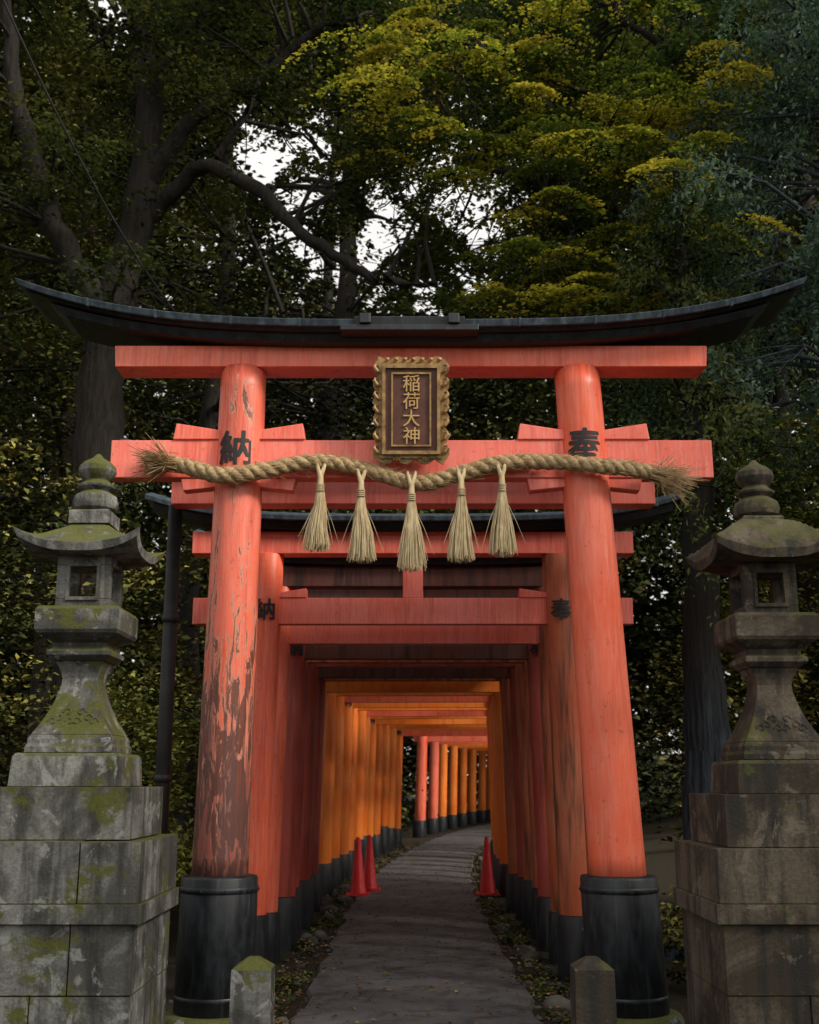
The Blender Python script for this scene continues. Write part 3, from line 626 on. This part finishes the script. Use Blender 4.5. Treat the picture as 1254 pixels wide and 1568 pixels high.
def conifer(X,Y,H,r,z0,spread,nc,n,pal,size,bark=BARKB,flare=1.25,E=None):
    sk=[([(X,Y,-.2),(X,Y,.5),(X,Y,H*.3),(X+.1,Y,H*.6),(X,Y,H)],[r*flare*1.25,r*flare*1.05,r,r*.7,.03])]
    z=z0+(H-z0)*U(0,1,nc); a=U(0,6.28,nc); rr=np.sqrt(U(0.05,1,nc))*spread*(1.15-.8*(z-z0)/(H-z0))
    C=np.stack([X+rr*np.cos(a),Y+rr*np.sin(a),z-rr*.15],1)
    rad=np.stack([U(.35,.6,nc),U(.35,.6,nc),U(.3,.6,nc)],1)
    return tree('cypress_tree',sk,C,rad,n,pal,size,bark,droop=.8,flat=-.1,elong=2.4,twig=.02,maxd=4.5,filt=False,E=E)
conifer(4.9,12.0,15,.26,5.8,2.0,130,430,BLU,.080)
CE=conifer(2.95,11.6,8.2,.20,4.5,.85,34,330,GRN,.07,bark=BARKC,flare=1.7)
mb=MB()
for k in range(9):
    a=k*.7; mb.tube([(2.95+.20*math.cos(a),11.6+.20*math.sin(a),1.9),(2.95+.24*math.cos(a),11.6+.24*math.sin(a),.9),(2.95+.34*math.cos(a),11.6+.34*math.sin(a),.3),(2.95+.6*math.cos(a),11.6+.6*math.sin(a),-.05)],[.03,.07,.09,.05],8)
mb.build('root_flare',[BARKC],fixn=False,parent=CE)
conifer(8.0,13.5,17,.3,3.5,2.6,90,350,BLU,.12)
def mass(name,C,rad,n,pal,size,filt=False,mat=LEAFD,**k):
    Pp,col=clump(C,rad,n,pal,cvar=.5)
    if filt: q=open_sky(Pp,.8); Pp,col=Pp[q],col[q]
    return leafmesh(name,Pp,size,col,mat=mat,**k)
def under(nc,xr,yr,zr): 
    C=boxC(nc,xr,yr,zr); C[:,2]+=np.array([gh(c[0],c[1]) for c in C]); return C
C=under(130,(-9,-2.9),(11.5,18),(0,5.0)); mass('shrub',C,RR(130,.4,.8),280,MID,.085)
C=under(60,(-3.4,-2.3),(11,16),(0,2.6)); mass('shrub',C,RR(60,.3,.55),280,[(0.09,.12,.035),(.18,.21,.055),(.29,.28,.07)],.065)
C=under(95,(3.2,7),(12.0,15.5),(0,4.8)); mass('shrub',C,RR(95,.4,.8),300,MID,.085)
C=under(36,(3.2,6),(11,14),(3.0,5.4)); mass('shrub',C,RR(36,.35,.6,.3),260,YEL[:4],.065)
C=under(24,(2.1,3.8),(8.8,11.0),(-.1,.6)); mass('fern',C,RR(24,.25,.40),300,MID,.06)
C=boxC(60,(-3.2,3.2),(21,27),(4.3,7.8)); mass('shrub',C,RR(60,.5,.9),280,MID[1:],.12)
n=120; y=U(7.6,30,n); s_=R.choice([-1,1],n); C=np.stack([np.array([cx_(q) for q in y])+s_*(1.03+R.normal(size=n)*.07),y,np.full(n,.02)],1)
mass('path_edge_weeds',C,np.stack([U(.07,.16,n),U(.1,.25,n),U(.03,.07,n)],1),60,[(.02,.03,.01),(.05,.07,.018),(.10,.11,.03)],.035)
# distant forest, with a clearing added so sun reaches the far gates
C=boxC(1800,(-24,24),(31,46),(0,32)); k=open_sky(C,.97,1.1); C=C[k]
az=C[:,0]/C[:,1]; el=(C[:,2]-1.6)/C[:,1]; win=(el>.40)&(el<.66)&(az>-.18)&(az<.11)
k=~(win&(R.uniform(size=len(C))<.52)); C=C[k]
k=~((np.abs(C[:,0]-np.array([cx_(y) for y in C[:,1]]))<3.0)&(C[:,2]<5.5)); C=C[k]
k=~((C[:,0]>2)&(C[:,0]<18)&(C[:,1]<42)&(np.abs(C[:,2]-(2.0+.89*(C[:,0]-2.5)))<3.6)); C=C[k]
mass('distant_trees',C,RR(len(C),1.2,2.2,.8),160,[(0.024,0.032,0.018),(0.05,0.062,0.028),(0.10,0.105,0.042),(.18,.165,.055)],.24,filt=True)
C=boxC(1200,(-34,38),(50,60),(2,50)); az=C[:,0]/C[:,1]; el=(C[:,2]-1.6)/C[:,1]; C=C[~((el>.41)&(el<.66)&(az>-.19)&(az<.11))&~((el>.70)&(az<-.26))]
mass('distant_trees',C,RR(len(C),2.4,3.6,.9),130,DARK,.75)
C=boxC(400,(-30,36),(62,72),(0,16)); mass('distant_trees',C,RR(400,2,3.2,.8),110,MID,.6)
C=boxC(48,(7,13),(-2,9),(4,11)); mass('unseen_side_trees',C,RR(48,1.4,2.4,.8),130,DARK,.38)  # unseen trees, massed to block sun from the front gate
C=boxC(30,(-16,-8),(6,12),(4,15)); mass('unseen_side_trees',C,RR(30,1.4,2.4,.8),130,DARK,.38)
n=4200; y=U(6.5,32,n); s_=R.choice([-1,1],n); x=np.array([cx_(q) for q in y])+s_*np.where(R.uniform(size=n)<.7,np.abs(R.normal(size=n)*.16+1.0),U(0,1,n))
Cc=np.stack([x,y,np.full(n,.058)],1); pal=np.array([(.10,.05,.02),(.2,.11,.04),(.28,.2,.08),(.06,.035,.02)])
leafmesh('fallen_leaves',Cc,.042,pal[R.integers(0,4,n)],flat=3.0,mat=LEAFD)

# ------------------------------------------------------------------ light / world / camera
EL=math.radians(37); RO=math.radians(122)
w=bpy.data.worlds.new('World'); S.world=w; w.use_nodes=True; nt=w.node_tree; nt.nodes.clear()
sky=N(nt,'ShaderNodeTexSky'); sky.sky_type='NISHITA'; sky.sun_disc=False; sky.sun_elevation=EL; sky.sun_rotation=RO; sky.dust_density=4; sky.air_density=1.0
hs=N(nt,'ShaderNodeHueSaturation',{'Saturation':0.35,'Color':sky.outputs[0]})
tc=N(nt,'ShaderNodeTexCoord'); cn=noise(nt,tc.outputs['Generated'],2.2,5)
cl=mix(nt,ramp(nt,cn,[(.3,0.0),(.7,1.0)]),(6.2,6.1,6.0),(8.8,8.5,8.1))
skc=mix(nt,0.85,hs.outputs[0],cl)
bg=N(nt,'ShaderNodeBackground',{'Color':skc,'Strength':0.15}); o=N(nt,'ShaderNodeOutputWorld'); nt.links.new(bg.outputs[0],o.inputs[0])
sl=bpy.data.lights.new('sun','SUN'); sl.energy=3.5; sl.angle=math.radians(11); sl.color=(1,.91,.79); so=bpy.data.objects.new('sun',sl); COL.objects.link(so)
sd=Vector((math.cos(EL)*math.sin(RO),math.cos(EL)*math.cos(RO),math.sin(EL)))
so.rotation_euler=sd.to_track_quat('Z','Y').to_euler(); so.location=(5,-5,12)
cam=bpy.data.cameras.new('camera'); cam.sensor_fit='VERTICAL'; cam.sensor_height=24; cam.lens=24*1.1263; cam.clip_end=1000
cam.dof.use_dof=True; cam.dof.focus_distance=8.3; cam.dof.aperture_fstop=2.0
co=bpy.data.objects.new('camera',cam); COL.objects.link(co); co.location=(0,0,1.6); co.rotation_euler=(math.radians(90+13.2),0,0); S.camera=co
